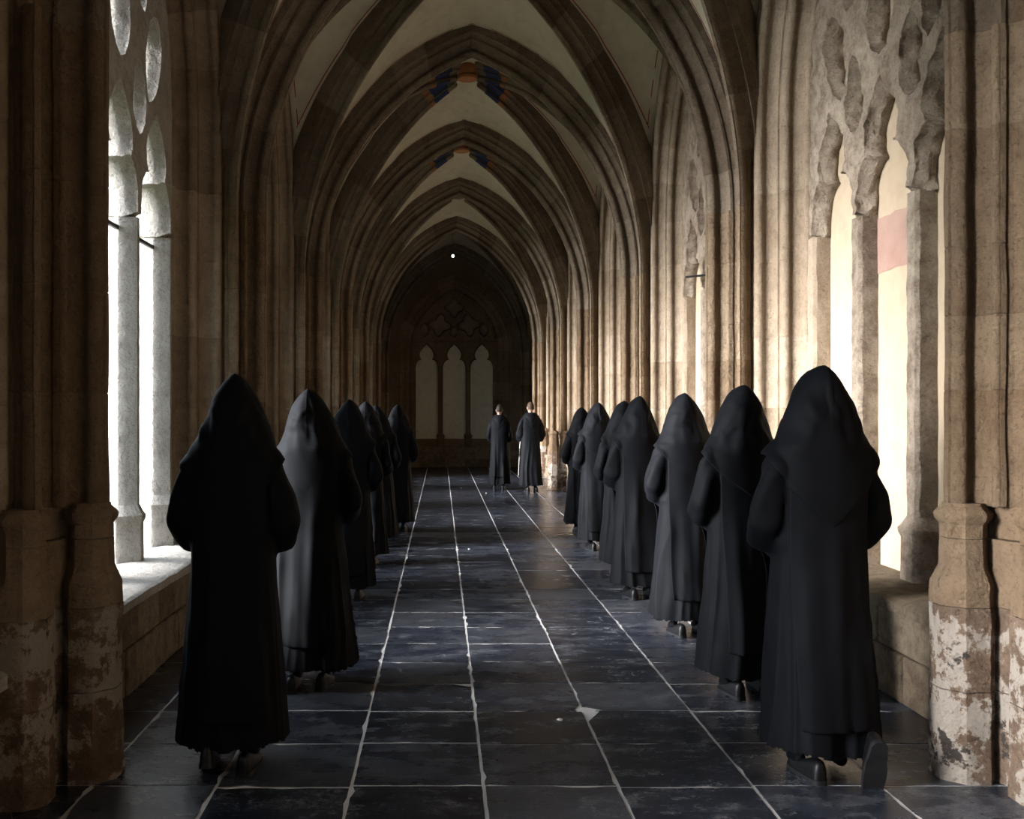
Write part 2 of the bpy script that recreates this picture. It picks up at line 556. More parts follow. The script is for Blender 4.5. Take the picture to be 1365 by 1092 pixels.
tv, dv = {}, {}
for side in (-1, 1):
    cutsT = [0, .09, .19, .28, .39, .50, .61, .72, .84, 1.0]
    tv[side] = [voussoir_mesh(PT, trans_pos(side), a, b) for a, b in zip(cutsT[:-1], cutsT[1:])]
    for dirn in (-1, 1):
        cutsD = [0, .12, .23, .35, .48, .61, .74, .86, .955]
        dv[side, dirn] = [voussoir_mesh(PD, diag_pos(side, dirn), a, b) for a, b in zip(cutsD[:-1], cutsD[1:])]
for py in PIERS + [YEND - .02]:
    rib = root('transverse_rib', 'pointed transverse rib of moulded stone', loc=(0, py, 0)); rib.parent = ceiling
    for side in (-1, 1):
        for me in tv[side]:
            link('voussoir', me, M['rib'], rib)
for bi, yb in enumerate(BAYS[2:]):
    for dirn in (-1, 1):
        py = yb - dirn * BAY / 2
        for side in (-1, 1):
            rib = root('diagonal_rib', 'diagonal vault rib rising to the boss', loc=(0, py, 0)); rib.parent = ceiling
            for k, me in enumerate(dv[side, dirn]):
                o = link('voussoir', me, M['rib'], rib)
    # painted boss ring where the diagonals meet
    zb = ZS + math.sqrt((RW - .190) ** 2 - CO ** 2) + DOME
    rb = root('vault_boss', 'carved boss with red, ochre and blue paint', loc=(XC, yb, zb)); rb.parent = ceiling
    mb = MB()
    rows = []
    for r, z in ((.0, -.01), (.10, -.012), (.14, .0), (.15, .03), (.13, .07), (.155, .11), (.16, .25)):
        rows.append([(max(r, .001) * math.cos(a), max(r, .001) * math.sin(a), z) for a in [2 * math.pi * i / 20 for i in range(20)]])
    mb.grid(rows, close=True, caps=True)
    link('boss_block', mb.mesh('boss_block', smooth=40), M['orange' if bi in (2, 3) else 'rib'], rb)
    for side in (-1, 1):
        for dirn in (-1, 1):
            pos = diag_pos(side, dirn)
            for (a, b, mm, nm) in ((.845, .865, 'orange', 'red_band'), (.868, .925, 'blue', 'blue_band')) if bi in (2, 3) else ():
                sl = [(w * 1.03, d - .006 if d < .2 else .2) for w, d in PD if d < .2 or True]
                rows = []
                for i in range(4):
                    t = a + (b - a) * i / 3
                    rows.append([Vector(pos(t, w, d, 0)) - Vector((XC, dirn * BAY / 2, zb)) for w, d in sl])
                m2 = MB(); m2.grid(rows, close=True, caps=True)
                link(nm, m2.mesh(nm, smooth=38), M[mm], rb)

# red lines painted on the plaster beside the ribs
def paint_line(name, pts_xy, yb, wdt=.012):
    rows = []
    for i, p in enumerate(pts_xy):
        a = pts_xy[max(0, i - 1)]; b = pts_xy[min(len(pts_xy) - 1, i + 1)]
        d = Vector((b[0] - a[0], b[1] - a[1])).normalized(); n = Vector((-d.y, d.x)) * wdt
        r = []
        for s in (-.5, .5):
            x, y = p[0] + n.x * s, p[1] + n.y * s
            z = web_z(x, y, yb)
            dx = .02 if x < XC else -.02
            zz = web_z(x + dx, y, yb)
            nn = Vector((z - zz if False else (zz - z) / dx, (web_z(x, y + .02, yb) - z) / .02, -1.0)).normalized()
            q = Vector((x, y, z)) + nn * .004
            r.append(tuple(q))
        rows.append(r)
    mb = MB(); mb.grid(rows)
    return link(name, mb.mesh(name, fix=False), M['red'], ceiling)
for yb in BAYS[2:6]:
    for side in (-1, 1):
        for dirn in (-1, 1):
            us = [math.sin(math.pi / 2 * i / 26) * .985 for i in range(27)]
            paint_line('painted_line', [(XC + side * u * DW, yb + dirn * (BAY / 2 - .19)) for u in us if u * DW < DW * .96], yb)
            paint_line('painted_line', [(XC + side * (DW - .035), yb + dirn * BAY / 2 * .80 * k / 24) for k in range(25)], yb)
            for off in (-.15, .15):
                p0 = Vector((XC + side * (DW + .10), yb + dirn * (BAY / 2 - .16))); bo = Vector((XC, yb)); pdv = p0 - bo
                pl = Vector((-pdv.y, pdv.x)).normalized() * off
                paint_line('painted_line', [tuple(bo + pdv * (0.10 + .86 * math.sin(math.pi / 2 * i / 26)) + pl) for i in range(27)], yb)

# ------------------------------------------------------------------ window outline shared by walls, jambs and tracery
def outline_point(t, e, half=WX, spring=WS, R=WR, C=WC, zb=SILL):
    """t in 0..2 on one flank: 0..1 up the jamb, 1..2 along the arch; returns (y>=0, z)"""
    if t <= 1:
        return (half - e, zb + (spring - zb) * t)
    ph = (t - 1) * math.acos(C / (R - e))
    return (-C + (R - e) * math.cos(ph), spring + (R - e) * math.sin(ph))

def outline_poly(e, n=14, zb=SILL, **kw):
    right = [outline_point(0, e, zb=zb, **kw)] + [outline_point(1 + i / n, e, zb=zb, **kw) for i in range(n + 1)]
    left = [(-y, z) for y, z in reversed(right[:-1])]
    return right + left

JP = [(-.03, -.012), (0, -.012), (.010, -.012)] + arcp(.046, .036, .044, -140, 50, 6) + arcp(.152, .074, .078, 176, 92, 5) + [(.152, .166), (.174, .166)] \
    + arcp(.208, .200, .042, -130, 50, 6) + arcp(.312, .236, .076, 176, 92, 5) + [(.312, .318), (.334, .318)] + arcp(.380, .322, .038, -150, 20, 5) + [(.425, .332), (.47, .335), (.50, .338), (.50, .37)]

def jamb_stones(side, half=WX, spring=WS, R=WR, C=WC, zb=SILL):
    """list of meshes, built about bay centre y=0"""
    kw = dict(half=half, spring=spring, R=R, C=C, zb=zb)
    rr = random.Random(5)
    hts = [0]
    while hts[-1] < 1:
        hts.append(hts[-1] + rr.uniform(.10, .19))
    hts[-1] = 1
    if hts[-1] - hts[-2] < .05: hts.pop(-2)
    arcs = [1, 1.16, 1.31, 1.47, 1.64, 1.82, 2.0]
    out = []
    for fl in (-1, 1):
        segs = list(zip(hts[:-1], hts[1:])) + list(zip(arcs[:-1], arcs[1:]))
        for a, b in segs:
            n = 2 if b <= 1 else 4
            rows = []
            for i in range(n + 1):
                t = a + (b - a) * i / n
                if i == 0 and a > 0: t += .0015
                if i == n and b < 2: t -= .0015
                rows.append([])
                for e, p in JP:
                    y, z = outline_point(t, e, **kw)
                    rows[-1].append((wallx(side, p), fl * y, z))
                # close the back of the stone
                y, z = outline_point(t, -.03, **kw)
                rows[-1].append((wallx(side, .38), fl * y, z))
            for t, where in ((a, 0), (b, len(rows) + 1)):
                r = [(wallx(side, p), fl * outline_point(t, e, **kw)[0], outline_point(t, e, **kw)[1]) for e, p in JP]
                y, z = outline_point(t, -.03, **kw)
                rows.insert(where, ring_in(r + [(wallx(side, .38), fl * y, z)], .005 if 0 < t < 2 else 0))
            mb = MB(); mb.grid(rows, close=True, caps=True)
            me = mb.mesh('jamb_stone' if b <= 1 else 'arch_stone', smooth=38)
            out.append(('jamb_stone' if b <= 1 else 'arch_stone', me))
    return out

# ------------------------------------------------------------------ tracery
LW = 0.8          # light spacing
HZ = 2.95         # where the light heads begin
def light_head(c, w, z0, lobe=.205, hgt=.76):
    """cusped head of one light from right springing to left springing"""
    r = [(w, z0), (w, z0 + .10), (w * .97, z0 + .19), (w * .88, z0 + .27), (w * .72, z0 + .325), (w * .62, z0 + .345), (w * .52, z0 + .350), (.150, z0 + .365),
         (lobe * .86, z0 + .395), (lobe * .99, z0 + .45), (lobe, z0 + .52), (lobe * .86, z0 + .61), (lobe * .5, z0 + .70), (0, z0 + hgt + .04)]
    return [(c + a, b) for a, b in r] + [(c - a, b) for a, b in reversed(r[:-1])]

def vesica(cy, cz, L, W, ang, n=7, skew=0.0):
    pts = []
    for i in range(2 * n):
        t = i / (2 * n) * 2 * math.pi
        a = math.cos(t) * L / 2
        b = math.sin(t) * W / 2 * (abs(math.sin(t)) ** .25 if True else 1)
        b *= 1 + skew * a / (L / 2)
        pts.append((cy + a * math.cos(ang) - b * math.sin(ang), cz + a * math.sin(ang) + b * math.cos(ang)))
    return pts

def quatre(cy, cz, r, n=24, lobes=4, amp=.28, rot=0):
    return [(cy + r * (1 + amp * math.cos(lobes * t + rot)) * math.cos(t), cz + r * (1 + amp * math.cos(lobes * t + rot)) * math.sin(t)) for t in [2 * math.pi * i / n for i in range(n)]]

def tracery_mesh(side, p0, p1, e=.485, kw={}, holes=None, rough=0.0, mw=.074, seed=1, hz=HZ):
    zb = hz
    half = (kw.get('half', WX)) - e
    n = 14
    arc = [outline_point(1 + i / n, e, **kw) for i in range(n + 1)]
    outer = [(half, zb)] + arc + [(-y, z) for y, z in reversed(arc[:-1])] + [(-half, zb)]
    # bottom edge with the three light heads, from left to right
    for c in (-LW, 0, LW):
        w = LW / 2 - mw
        outer += list(reversed(light_head(c, w, zb)))
    mb = MB()
    f = lambda a, b, d: (wallx(side, d), a, b)
    plate(mb, outer, holes, [(p0, .036), (p0 + .025, .030), (p0 + .085, .0), (p1 - .06, 0), (p1, .022)], f)
    me = mb.mesh('tracery'); weld(me)
    if rough:
        bm = bmesh.new(); bm.from_mesh(me)
        bmesh.ops.triangulate(bm, faces=bm.faces)
        for _ in range(4):
            es = [x for x in bm.edges if x.calc_length() > (.045 if rough > .01 else .08)]
            if not es: break
            bmesh.ops.subdivide_edges(bm, edges=es, cuts=1)
            bmesh.ops.triangulate(bm, faces=[q for q in bm.faces if len(q.verts) > 3])
        for v in bm.verts:
            p = v.co * 9 + Vector((seed * 7.1, 0, 0))
            q = v.co * 24
            dv_ = Vector((noise.noise(p), noise.noise(p + Vector((31, 0, 0))), noise.noise(p + Vector((0, 57, 0))))) + \
                0.6 * Vector((noise.noise(q), noise.noise(q + Vector((31, 0, 0))), noise.noise(q + Vector((0, 57, 0)))))
            v.co += dv_ * rough
        bm.normal_update()
        bm.to_mesh(me); bm.free()
    me.polygons.foreach_set('use_smooth', [True] * len(me.polygons))
    me.set_sharp_from_angle(angle=math.radians(40))
    return me

HOLES = [vesica(-.40, 3.80, .46, .22, math.pi / 2, skew=-.25), vesica(.40, 3.80, .46, .22, math.pi / 2, skew=-.25),
         vesica(.0, 4.28, .62, .32, math.pi / 2, skew=-.2), vesica(-.72, 4.16, .62, .28, math.pi / 2 + .30, skew=.2), vesica(.72, 4.16, .62, .28, math.pi / 2 - .30, skew=.2),
         vesica(-.38, 4.72, .58, .26, math.pi / 2 - .42, skew=.1), vesica(.38, 4.72, .58, .26, math.pi / 2 + .42, skew=.1), vesica(0, 5.18, .50, .26, math.pi / 2, skew=.1),
         ]
HOLES_END = [quatre(-.42, 4.12, .25, rot=.6), quatre(.42, 4.12, .25, rot=-.6), quatre(0, 4.62, .21), vesica(-.86, 3.98, .34, .22, math.pi / 2), vesica(.86, 3.98, .34, .22, math.pi / 2), vesica(0, 3.92, .26, .16, math.pi / 2)]

def mullion_meshes(side, p0, p1, w=.062, rough=0.0, seed=0, hz=HZ):
    """moulded mullion shaft about y=0 and its base"""
    pm = (p0 + p1) / 2; hd = (p1 - p0) / 2
    if side < 0:      # arrised section, wide in the middle
        w *= 1.25
        sec = [(-.30, -1), (.30, -1), (.42, -.86), (.70, -.46), (1, -.06), (1, .06), (.70, .46), (.42, .86), (.30, 1), (-.30, 1), (-.42, .86), (-.70, .46), (-1, .06), (-1, -.06), (-.70, -.46), (-.42, -.86)]
    else:
        w *= 1.12
        sec = [(-.72, -1), (-.35, -1), (.35, -1), (.72, -1), (.98, -.72), (1, -.3), (1, .3), (1, .8), (1, 1), (.3, 1), (-.3, 1), (-1, 1), (-1, .8), (-1, .3), (-1, -.3), (-.98, -.72)]
    z0, z1 = SILL + .40, hz + .002
    rows = []
    N = 40 if rough else 6
    for i in range(N + 1):
        z = z0 + (z1 - z0) * i / N
        r = []
        for k, (a, b) in enumerate(sec):
            x, y = wallx(side, pm + b * hd), a * w
            if rough:
                q = Vector((x * 9, y * 9 + seed * 3, z * 7)); g = noise.noise(q) + .6 * noise.noise(q * 2.7)
                x += g * rough * (-1 if b > 0 else 1) * .6; y += noise.noise(q + Vector((9, 4, 2))) * rough * .8
            r.append((x, y, z))
        rows.append(r)
    mb = MB(); mb.grid(rows, close=True, caps=True)
    shaft = mb.mesh('mullion', smooth=27)
    mb = MB()
    rows = []
    for z, k in ((SILL - .02, 1.55), (SILL + .28, 1.5), (SILL + .31, 1.75), (SILL + .335, 1.8), (SILL + .36, 1.45), (SILL + .405, 1.05)):
        rows.append([(wallx(side, pm + b * (hd + (k - 1) * .05)), a * w * k, z) for a, b in sec])
    mb.grid(rows, close=True, caps=True)
    return shaft, mb.mesh('mullion_base', smooth=40)

# ------------------------------------------------------------------ side walls with windows
def side_wall(side):
    nm = 'left' if side < 0 else 'right'
    lab = 'courtyard side wall of open traceried windows over a low stone parapet' if side < 0 else 'inner side wall of blind traceried bays over a low stone bench wall'
    w = root('wall_' + nm, lab, kind='structure')
    f = lambda a, b, d: (wallx(side, d), a, b)
    mb = MB()
    rect = [(BAY / 2, -.2), (BAY / 2, 7.2), (-BAY / 2, 7.2), (-BAY / 2, -.2)]
    # wall body: front leaf round the window arch, back leaf behind the mouldings, parapet
    plate(mb, rect, [outline_poly(0.02, zb=SILL - .04)], [(0, 0), (.33, 0)], f)
    plate(mb, rect, [outline_poly(.49, zb=SILL - .04)], [(.33, 0), (.56, 0)], f)
    body = mb.mesh('wall_masonry'); weld(body)
    js = jamb_stones(side)
    # parapet blocks below the sill
    rr = random.Random(3 + side)
    blocks = []
    for z0, z1 in ((0.0, .27), (.275, SILL - .075)):
        y = -BAY / 2 + .2
        while y < BAY / 2 - .25:
            L = rr.uniform(.32, .62)
            y1 = min(y + L, BAY / 2 - .2)
            if BAY / 2 - .2 - y1 < .15: y1 = BAY / 2 - .2
            mb = MB(); pr = .03 + rr.uniform(0, .012)
            a, b = sorted((wallx(side, .02), wallx(side, -pr)))
            mb.box(a, b, y + .004, y1 - .004, z0 + .003, z1 - .003)
            blocks.append(mb.mesh('parapet_block', bevel=.008))
            y = y1
    mb = MB()
    rows = []
    ys = [-WX + .10 + i * (2 * WX - .20) / 24 for i in range(25)]
    for y in ys:
        g = lambda k: .012 * noise.noise(Vector((y * 4, k * 3.3 + side, 1)))
        rows.append([(wallx(side, -.055 + g(1)), y, SILL - .07), (wallx(side, -.06 + g(1)), y, SILL - .015 + g(2)), (wallx(side, -.035 + g(1)), y, SILL + g(2)), (wallx(side, .30), y, SILL + .02), (wallx(side, .62), y, SILL - .01), (wallx(side, .62), y, SILL - .09)])
    mb.grid(rows, close=True, caps=True)
    sill = mb.mesh('window_sill', smooth=40)
    p0, p1 = (.27, .53) if side < 0 else (.27, .46)
    rough = .019 if side > 0 else .004
    tr = tracery_mesh(side, p0, p1, holes=HOLES, rough=rough)
    ms = [mullion_meshes(side, p0 + .01, p1 - .01, rough=.012 if side > 0 else .003, seed=k) for k in range(3)]
    mb = MB(); a, b = sorted((wallx(side, .41), wallx(side, .48)))
    mb.box(a, b, -1.32, 1.32, SILL - .05, 6.0)
    panel = mb.mesh('plaster_panel')
    barz = 2.86
    for bi, yb in enumerate(BAYS):
        at = (0, yb, 0)
        link('wall_masonry', body, M['wall'], w, at)
        if yb > P0Y:
            for me in blocks:
                link('parapet_block', me, M['block'], w, at)
        link('sill_slab', sill, M['pale'] if side < 0 else M['block'], w, at)
        k = len(WIN) + 1
        kind = (('pointed window, partly closed by an added light block,' if bi == 1 else 'pointed window, closed by an added light block,') if bi in LIGHT_BLOCKED else 'open pointed window') if side < 0 else 'blind pointed window filled with cream plaster'
        wn = root('window_%d' % k, '%s of the %s bay on the %s, three lights and flowing tracery' % (kind, ORD[bi], nm), kind='structure', loc=at)
        WIN.append(wn)
        for n_, me in js:
            link(n_, me, M['jamb'], wn)
        link('tracery', tr, M['pale'] if side < 0 else M['rough'], wn)
        for q, yy in enumerate((-LW / 2, LW / 2)):
            sh = link('mullion', ms[q][0], M['pale'] if side < 0 else M['rough'], wn, (0, yy, 0))
            link('mullion_base', ms[q][1], M['pale'] if side < 0 else M['rough'], sh)
        for yy in (-LW * 1.5 - .012, LW * 1.5 + .012):
            sh = link('side_shaft', ms[2][0], M['pale'] if side < 0 else M['jamb'], wn, (0, yy, 0))
            link('shaft_base', ms[2][1], M['pale'] if side < 0 else M['jamb'], sh)
        if side < 0 and bi in LIGHT_BLOCKED:
            if bi == 1:      # panel added over one of its lights to darken the nearest piers
                mb = MB(); a, b = sorted((wallx(side, .41), wallx(side, .48)))
                mb.box(a, b, .4, 1.32, SILL - .05, 6.0)
                link('plaster_panel', mb.mesh('plaster_panel'), M['core'], wn)
            else:
                link('plaster_panel', panel, M['core'], wn)  # panel added over the last left window to darken the end wall
        if side > 0:
            link('plaster_panel', panel, M['panel'], wn)
            if bi == 2:
                mb = MB(); a, b = sorted((wallx(side, .405), wallx(side, .43)))
                ys = [-.37 + .74 * i / 10 for i in range(11)]
                top = [(y, 2.93 + .015 * noise.noise(Vector((y * 9, 0, 0)))) for y in ys]; bot = [(y, 2.56 + .02 * noise.noise(Vector((y * 9, 5, 0)))) for y in ys]
                mb.grid([[(a, y, z) for y, z in bot], [(a, y, z) for y, z in top], [(b, y, z) for y, z in top]])
                o = link('brick_patch', mb.mesh('brick_patch'), M['pink'], wn, (0, 0, 0)); o['label'] = 'pink weathered patch in the plaster'
            if bi == 3:
                mb = MB(); tube(mb, [(wallx(1, .25), -.5, 3.0), (wallx(1, .10), .35, 3.08)], .012)
                o = link('iron_rod', mb.mesh('iron_rod'), M['iron'], wn)
        else:
            for c in (-LW, 0, LW):
                mb = MB(); a, b = sorted((wallx(side, .39), wallx(side, .42)))
                mb.box(a, b, c - LW / 2 + .03, c + LW / 2 - .03, barz, barz + .028)
                link('saddle_bar', mb.mesh('saddle_bar', bevel=.004), M['iron'], wn)

def tube(mb, pts, r, n=8):
    rows = []
    pts = [Vector(p) for p in pts]
    for i, p in enumerate(pts):
        d = (pts[min(i + 1, len(pts) - 1)] - pts[max(i - 1, 0)]).normalized()
        a = d.cross(Vector((0, 0, 1)))
        if a.length < .05: a = d.cross(Vector((1, 0, 0)))
        a.normalize(); b = d.cross(a)
        rad = r[i] if isinstance(r, (list, tuple)) else r
        rows.append([p + (a * math.cos(t) + b * math.sin(t)) * rad for t in [2 * math.pi * k / n for k in range(n)]])
    mb.grid(rows, close=True, caps=True)

WIN = []
ORD = ['rearmost', 'rear', 'nearest', 'second', 'third', 'fourth', 'fifth', 'sixth']
side_wall(-1)
side_wall(1)

# ------------------------------------------------------------------ end wall and the wall behind the camera
mb = MB(); mb.box(wallx(-1) - .6, wallx(1) + .6, -3.95, -3.55, -.2, 7.2)
o = link('wall_rear', mb.mesh('wall_rear'), M['wall']); tagit(o, 'plain stone wall closing the walk behind the viewer', kind='structure')
EK = dict(half=1.62, spring=3.35, R=2.25, C=.63)
we = root('wall_end', 'dark end wall of the walk with a blind traceried window', kind='structure', loc=(XC, YEND, 0))
def rot_end(me):
    """turn a mesh built on the right-hand wall (x outwards, y along) to face down the walk"""
    for v in me.vertices:
        x, y, z = v.co
        v.co = (y, x - wallx(1), z)
    bm = bmesh.new(); bm.from_mesh(me); bmesh.ops.recalc_face_normals(bm, faces=bm.faces); bm.to_mesh(me); bm.free()
    return me
mb = MB()
f = lambda a, b, d: (wallx(1, d), a, b)
plate(mb, [(2.6, -.2), (2.6, 7.2), (-2.6, 7.2), (-2.6, -.2)], [outline_poly(.02, zb=SILL - .04, **EK)], [(0, 0), (.4, 0)], f)
mb.box(wallx(1, .48), wallx(1, .6), -2.6, 2.6, -.2, 7.2)
me = mb.mesh('wall_masonry'); weld(me)
link('wall_masonry', rot_end(me), M['wall'], we)
mb = MB(); mb.box(-1.66, 1.66, -.06, .5, SILL - .08, SILL + .02)
link('sill_slab', mb.mesh('sill_slab', bevel=.01), M['block'], we)
rr = random.Random(11)
for z0, z1 in ((0, .23), (.235, SILL - .085)):
    x = -2.15
    while x < 2.1:
        x1 = min(2.15, x + rr.uniform(.4, .75))
        mb = MB(); mb.box(x + .004, x1 - .004, -.04, .02, z0 + .003, z1)
        link('parapet_block', mb.mesh('parapet_block', bevel=.008), M['block'], we)
        x = x1
wn = root('window_%d' % (len(WIN) + 1), 'blind three-light window with pale panels in the end wall', kind='structure', loc=(XC, YEND, 0))
for n_, me in jamb_stones(1, zb=SILL, **EK):
    link(n_, rot_end(me), M['stone'], wn)
me = tracery_mesh(1, .27, .44, e=.39, kw=EK, holes=HOLES_END, hz=2.76)
link('tracery', rot_end(me), M['stone'], wn)
for yy in (-LW / 2, LW / 2):
    a, b = mullion_meshes(1, .28, .43, hz=2.76)
    sh = link('mullion', rot_end(a), M['stone'], wn, (yy, 0, 0)); link('mullion_base', rot_end(b), M['stone'], sh)
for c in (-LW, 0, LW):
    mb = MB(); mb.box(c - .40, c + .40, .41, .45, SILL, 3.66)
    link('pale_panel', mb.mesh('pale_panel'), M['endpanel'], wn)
    mb = MB(); mb.box(c - .36, c + .36, .30, .44, SILL + .0, SILL + .24)
    link('panel_kerb', mb.mesh('panel_kerb', bevel=.01), M['stone'], wn)
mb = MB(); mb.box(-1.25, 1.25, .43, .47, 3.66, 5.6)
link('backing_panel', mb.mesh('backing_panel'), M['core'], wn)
mb = MB(); mb.box(-1.22, 1.22, .25, .42, 3.60, 3.66)
link('transom', mb.mesh('transom', bevel=.01), M['stone'], wn)

# ------------------------------------------------------------------ clustered piers
def pier_meshes(side):
    out = []
    rr = random.Random(21 + side)
    zs = [1.20]
    while zs[-1] < ZS - .2:
        zs.append(zs[-1] + rr.uniform(.30, .52))
    zs[-1] = ZS + .003
    T = [(XC + side * (DW - (RT - CO - DW) * 0 - (DW - (RT - CO)) + d), w) for w, d in PT]
    def diag(dirn):
        pos = diag_pos(side, dirn)
        return [pos(0, w, d, 0)[:2] for w, d in PD]
    core = [(wallx(side, .05), -.29), (wallx(side, -.015), -.28), (wallx(side, -.04), -.20), (wallx(side, -.10), -.12), (wallx(side, -.12), -.06), (wallx(side, -.12), .06), (wallx(side, -.10), .12), (wallx(side, -.04), .20), (wallx(side, -.015), .28), (wallx(side, .05), .29)]
    small = [(wallx(side, -.045), -.245, .034), (wallx(side, -.045), .245, .034), (wallx(side, -.155), -.105, .020), (wallx(side, -.155), .105, .020)]
    secs = [T, diag(-1), diag(1), core] + [[(cx + r * math.cos(q), cy + r * math.sin(q)) for q in [2 * math.pi * k / 14 for k in range(14)]] for cx, cy, r in small]
    for a, b in zip(zs[:-1], zs[1:]):
        mb = MB()
        for s in secs:
            n = 6
            rows = []
            for i in range(n + 1):
                z = a + .005 + (b - a - .010) * i / n
                r = []
                for x, y in s:
                    q = Vector((x * 5, y * 5 + side, z * 4))
                    r.append((x + .006 * noise.noise(q), y + .006 * noise.noise(q + Vector((5, 9, 1))), z))
                rows.append(r)
            rows = [ring_in([(x, y, a) for x, y, z in rows[0]], .005)] + rows + [ring_in([(x, y, b) for x, y, z in rows[-1]], .005)]
            mb.grid(rows, close=True, caps=True)
        out.append(('shaft_course', mb.mesh('shaft_course', smooth=38), 'stone'))
    mb = MB(); mb.grid([[(x, y, z) for x, y in core] for z in (ZS, ZS + 1.3)], close=True, caps=True)
    for sc in secs[4:6]:
        mb.grid([[(x, y, z) for x, y in sc] for z in (ZS, ZS + 1.2)], close=True, caps=True)
    out.append(('springer', mb.mesh('springer', smooth=38), 'stone'))
    # moulded bases: one octagonal base under each shaft, in courses
    cen = []
    for s in secs[:3]:
        pts = s[4:-4] if len(s) > 10 else s
        xs = [p[0] for p in s]; ys = [p[1] for p in s]
        front = min(xs) if side > 0 else max(xs)
        nose = [p for p in s if abs(p[0] - front) < .06]
        cen.append((front + side * .075, sum(p[1] for p in nose) / len(nose)))
    cen += [c[:2] for c in small[:2]]
    rad = [.088, .080, .080, .052, .052]
    def octo(cx, cy, r, z, ns, mbz):
        return [(cx + r * math.cos(a), cy + r * math.sin(a), z) for a in [math.pi / ns + 2 * math.pi * i / ns for i in range(ns)]]
    courses = [('base_moulding', [(1.06, 1.10), (1.12, 1.10), (1.145, 1.32), (1.165, 1.36), (1.18, 1.24), (1.20, 1.0), (1.212, .98)]),
               ('base_course', [(.765, 1.52), (.86, 1.52), (.935, 1.14), (1.057, 1.10)]),
               ('plinth_course', [(.40, 1.56), (.762, 1.54)]),
               ('plinth_course', [(0, 1.60), (.395, 1.57)])]
    for nm, lv in courses:
        mb = MB()
        fine = []
        for i in range(len(lv) - 1):
            (za, ka), (zb_, kb) = lv[i], lv[i + 1]
            st = max(1, int((zb_ - za) / .045))
            for j in range(st):
                fine.append((za + (zb_ - za) * j / st, ka + (kb - ka) * j / st))
        fine.append(lv[-1])
        for (cx, cy), r in zip(cen, rad):
            rows = []
            for z, k in fine:
                ring = octo(cx, cy, r * k, z, 8, mb)
                r2 = []
                for i in range(8):
                    p, q = Vector(ring[i]), Vector(ring[(i + 1) % 8])
                    for j in range(4):
                        w = p.lerp(q, j / 4)
                        nn = Vector((w.x * 8, w.y * 8, w.z * 8))
                        amp = .003 + (.005 if z < .85 else 0)
                        g = amp * noise.noise(nn) + .5 * amp * noise.noise(nn * 2.6)
                        d = Vector((w.x - cx, w.y - cy, 0)).normalized()
                        r2.append(w + d * g)
                rows.append(r2)
            mb.grid(rows, close=True, caps=True)
        z0, z1 = lv[0][0], lv[-1][0]
        rows = []
        kk = max(k for _, k in lv)
        for z in (z0, z1):
            g = .06 * (kk > 1.4)
            rows.append([(x - side * g * .5, y * (1 + g * 3), z) for x, y in core])
        mb.grid(rows, close=True, caps=True)
        out.append((nm, mb.mesh(nm, smooth=28), 'base' if z1 < .9 else 'stone'))
    return out
for side, nm in ((-1, 'left'), (1, 'right')):
    pm = pier_meshes(side)
    for k, py in enumerate(PIERS + [YEND - .25]):
        which = ['nearest the viewer', 'second from the viewer', 'third from the viewer', 'fourth from the viewer', 'fifth from the viewer', 'sixth from the viewer', 'in the corner by the end wall'][k]
        p = root('clustered_pier', 'clustered stone pier on the %s side, %s' % (nm, which), 'pier', kind='structure', group='piers along the %s side' % nm, loc=(0, py, 0))
        for n_, me, mt in pm:
            mm = M[mt]
            if not me.materials: me.materials.append(mm)
            link(n_, me, None, p)

# ------------------------------------------------------------------ courtyard outside the open windows
mb = MB(); mb.box(-60, wallx(-1, .56), -60, 90, -.6, -.25)
o = link('courtyard_lawn', mb.mesh('courtyard_lawn'), M['grass']); tagit(o, 'green lawn of the courtyard beyond the open windows', kind='structure')

# ------------------------------------------------------------------ people
def capsule(mb, a, b, ra, rb, n=12):
    a, b = Vector(a), Vector(b); d = (b - a); L = d.length or 1e-6; d = d / L
    pts, rs = [], []
    for i in range(5):
        t = math.pi / 2 * i / 5
        pts.append(a - d * ra * math.cos(t)); rs.append(max(ra * math.sin(t), .001))
    for i in range(6):
        t = math.pi / 2 * i / 5
        pts.append(b + d * rb * math.sin(t)); rs.append(max(rb * math.cos(t), .001))
    x = d.cross(Vector((0, 0, 1)))
    if x.length < .05: x = d.cross(Vector((1, 0, 0)))
    x.normalize(); y = d.cross(x)
    mb.grid([[p + (x * math.cos(q) + y * math.sin(q)) * r for q in [2 * math.pi * k / n for k in range(n)]] for p, r in zip(pts, rs)], close=True, caps=True)

def ellipsoid(mb, c, r, n=16, m=10):
    rows = []
    for i in range(m + 1):
        t = math.pi * i / m
        s = max(math.sin(t), .002)
        rows.append([(c[0] + r[0] * s * math.cos(q), c[1] + r[1] * s * math.sin(q), c[2] - r[2] * math.cos(t)) for q in [2 * math.pi * k / n for k in range(n)]])
    mb.grid(rows, close=True, caps=True)

def remeshed(mb, voxel, smooth_it=2, name='body'):
    me = mb.mesh(name)
    o = bpy.data.objects.new('tmp', me); COL.objects.link(o)
    md = o.modifiers.new('r', 'REMESH'); md.mode = 'VOXEL'; md.voxel_size = voxel; md.adaptivity = 0
    if smooth_it:
        ms = o.modifiers.new('s', 'SMOOTH'); ms.iterations = smooth_it; ms.factor = .5
    dg = bpy.context.evaluated_depsgraph_get()
    out = bpy.data.meshes.new_from_object(o.evaluated_get(dg))
    bpy.data.objects.remove(o); bpy.data.meshes.remove(me)
    out.name = name
    return out

def smoothmesh(me):
    me.polygons.foreach_set('use_smooth', [True] * len(me.polygons)); me.update()

def sstep(a, b, x):
    t = max(0.0, min(1.0, (x - a) / (b - a))); return t * t * (3 - 2 * t)

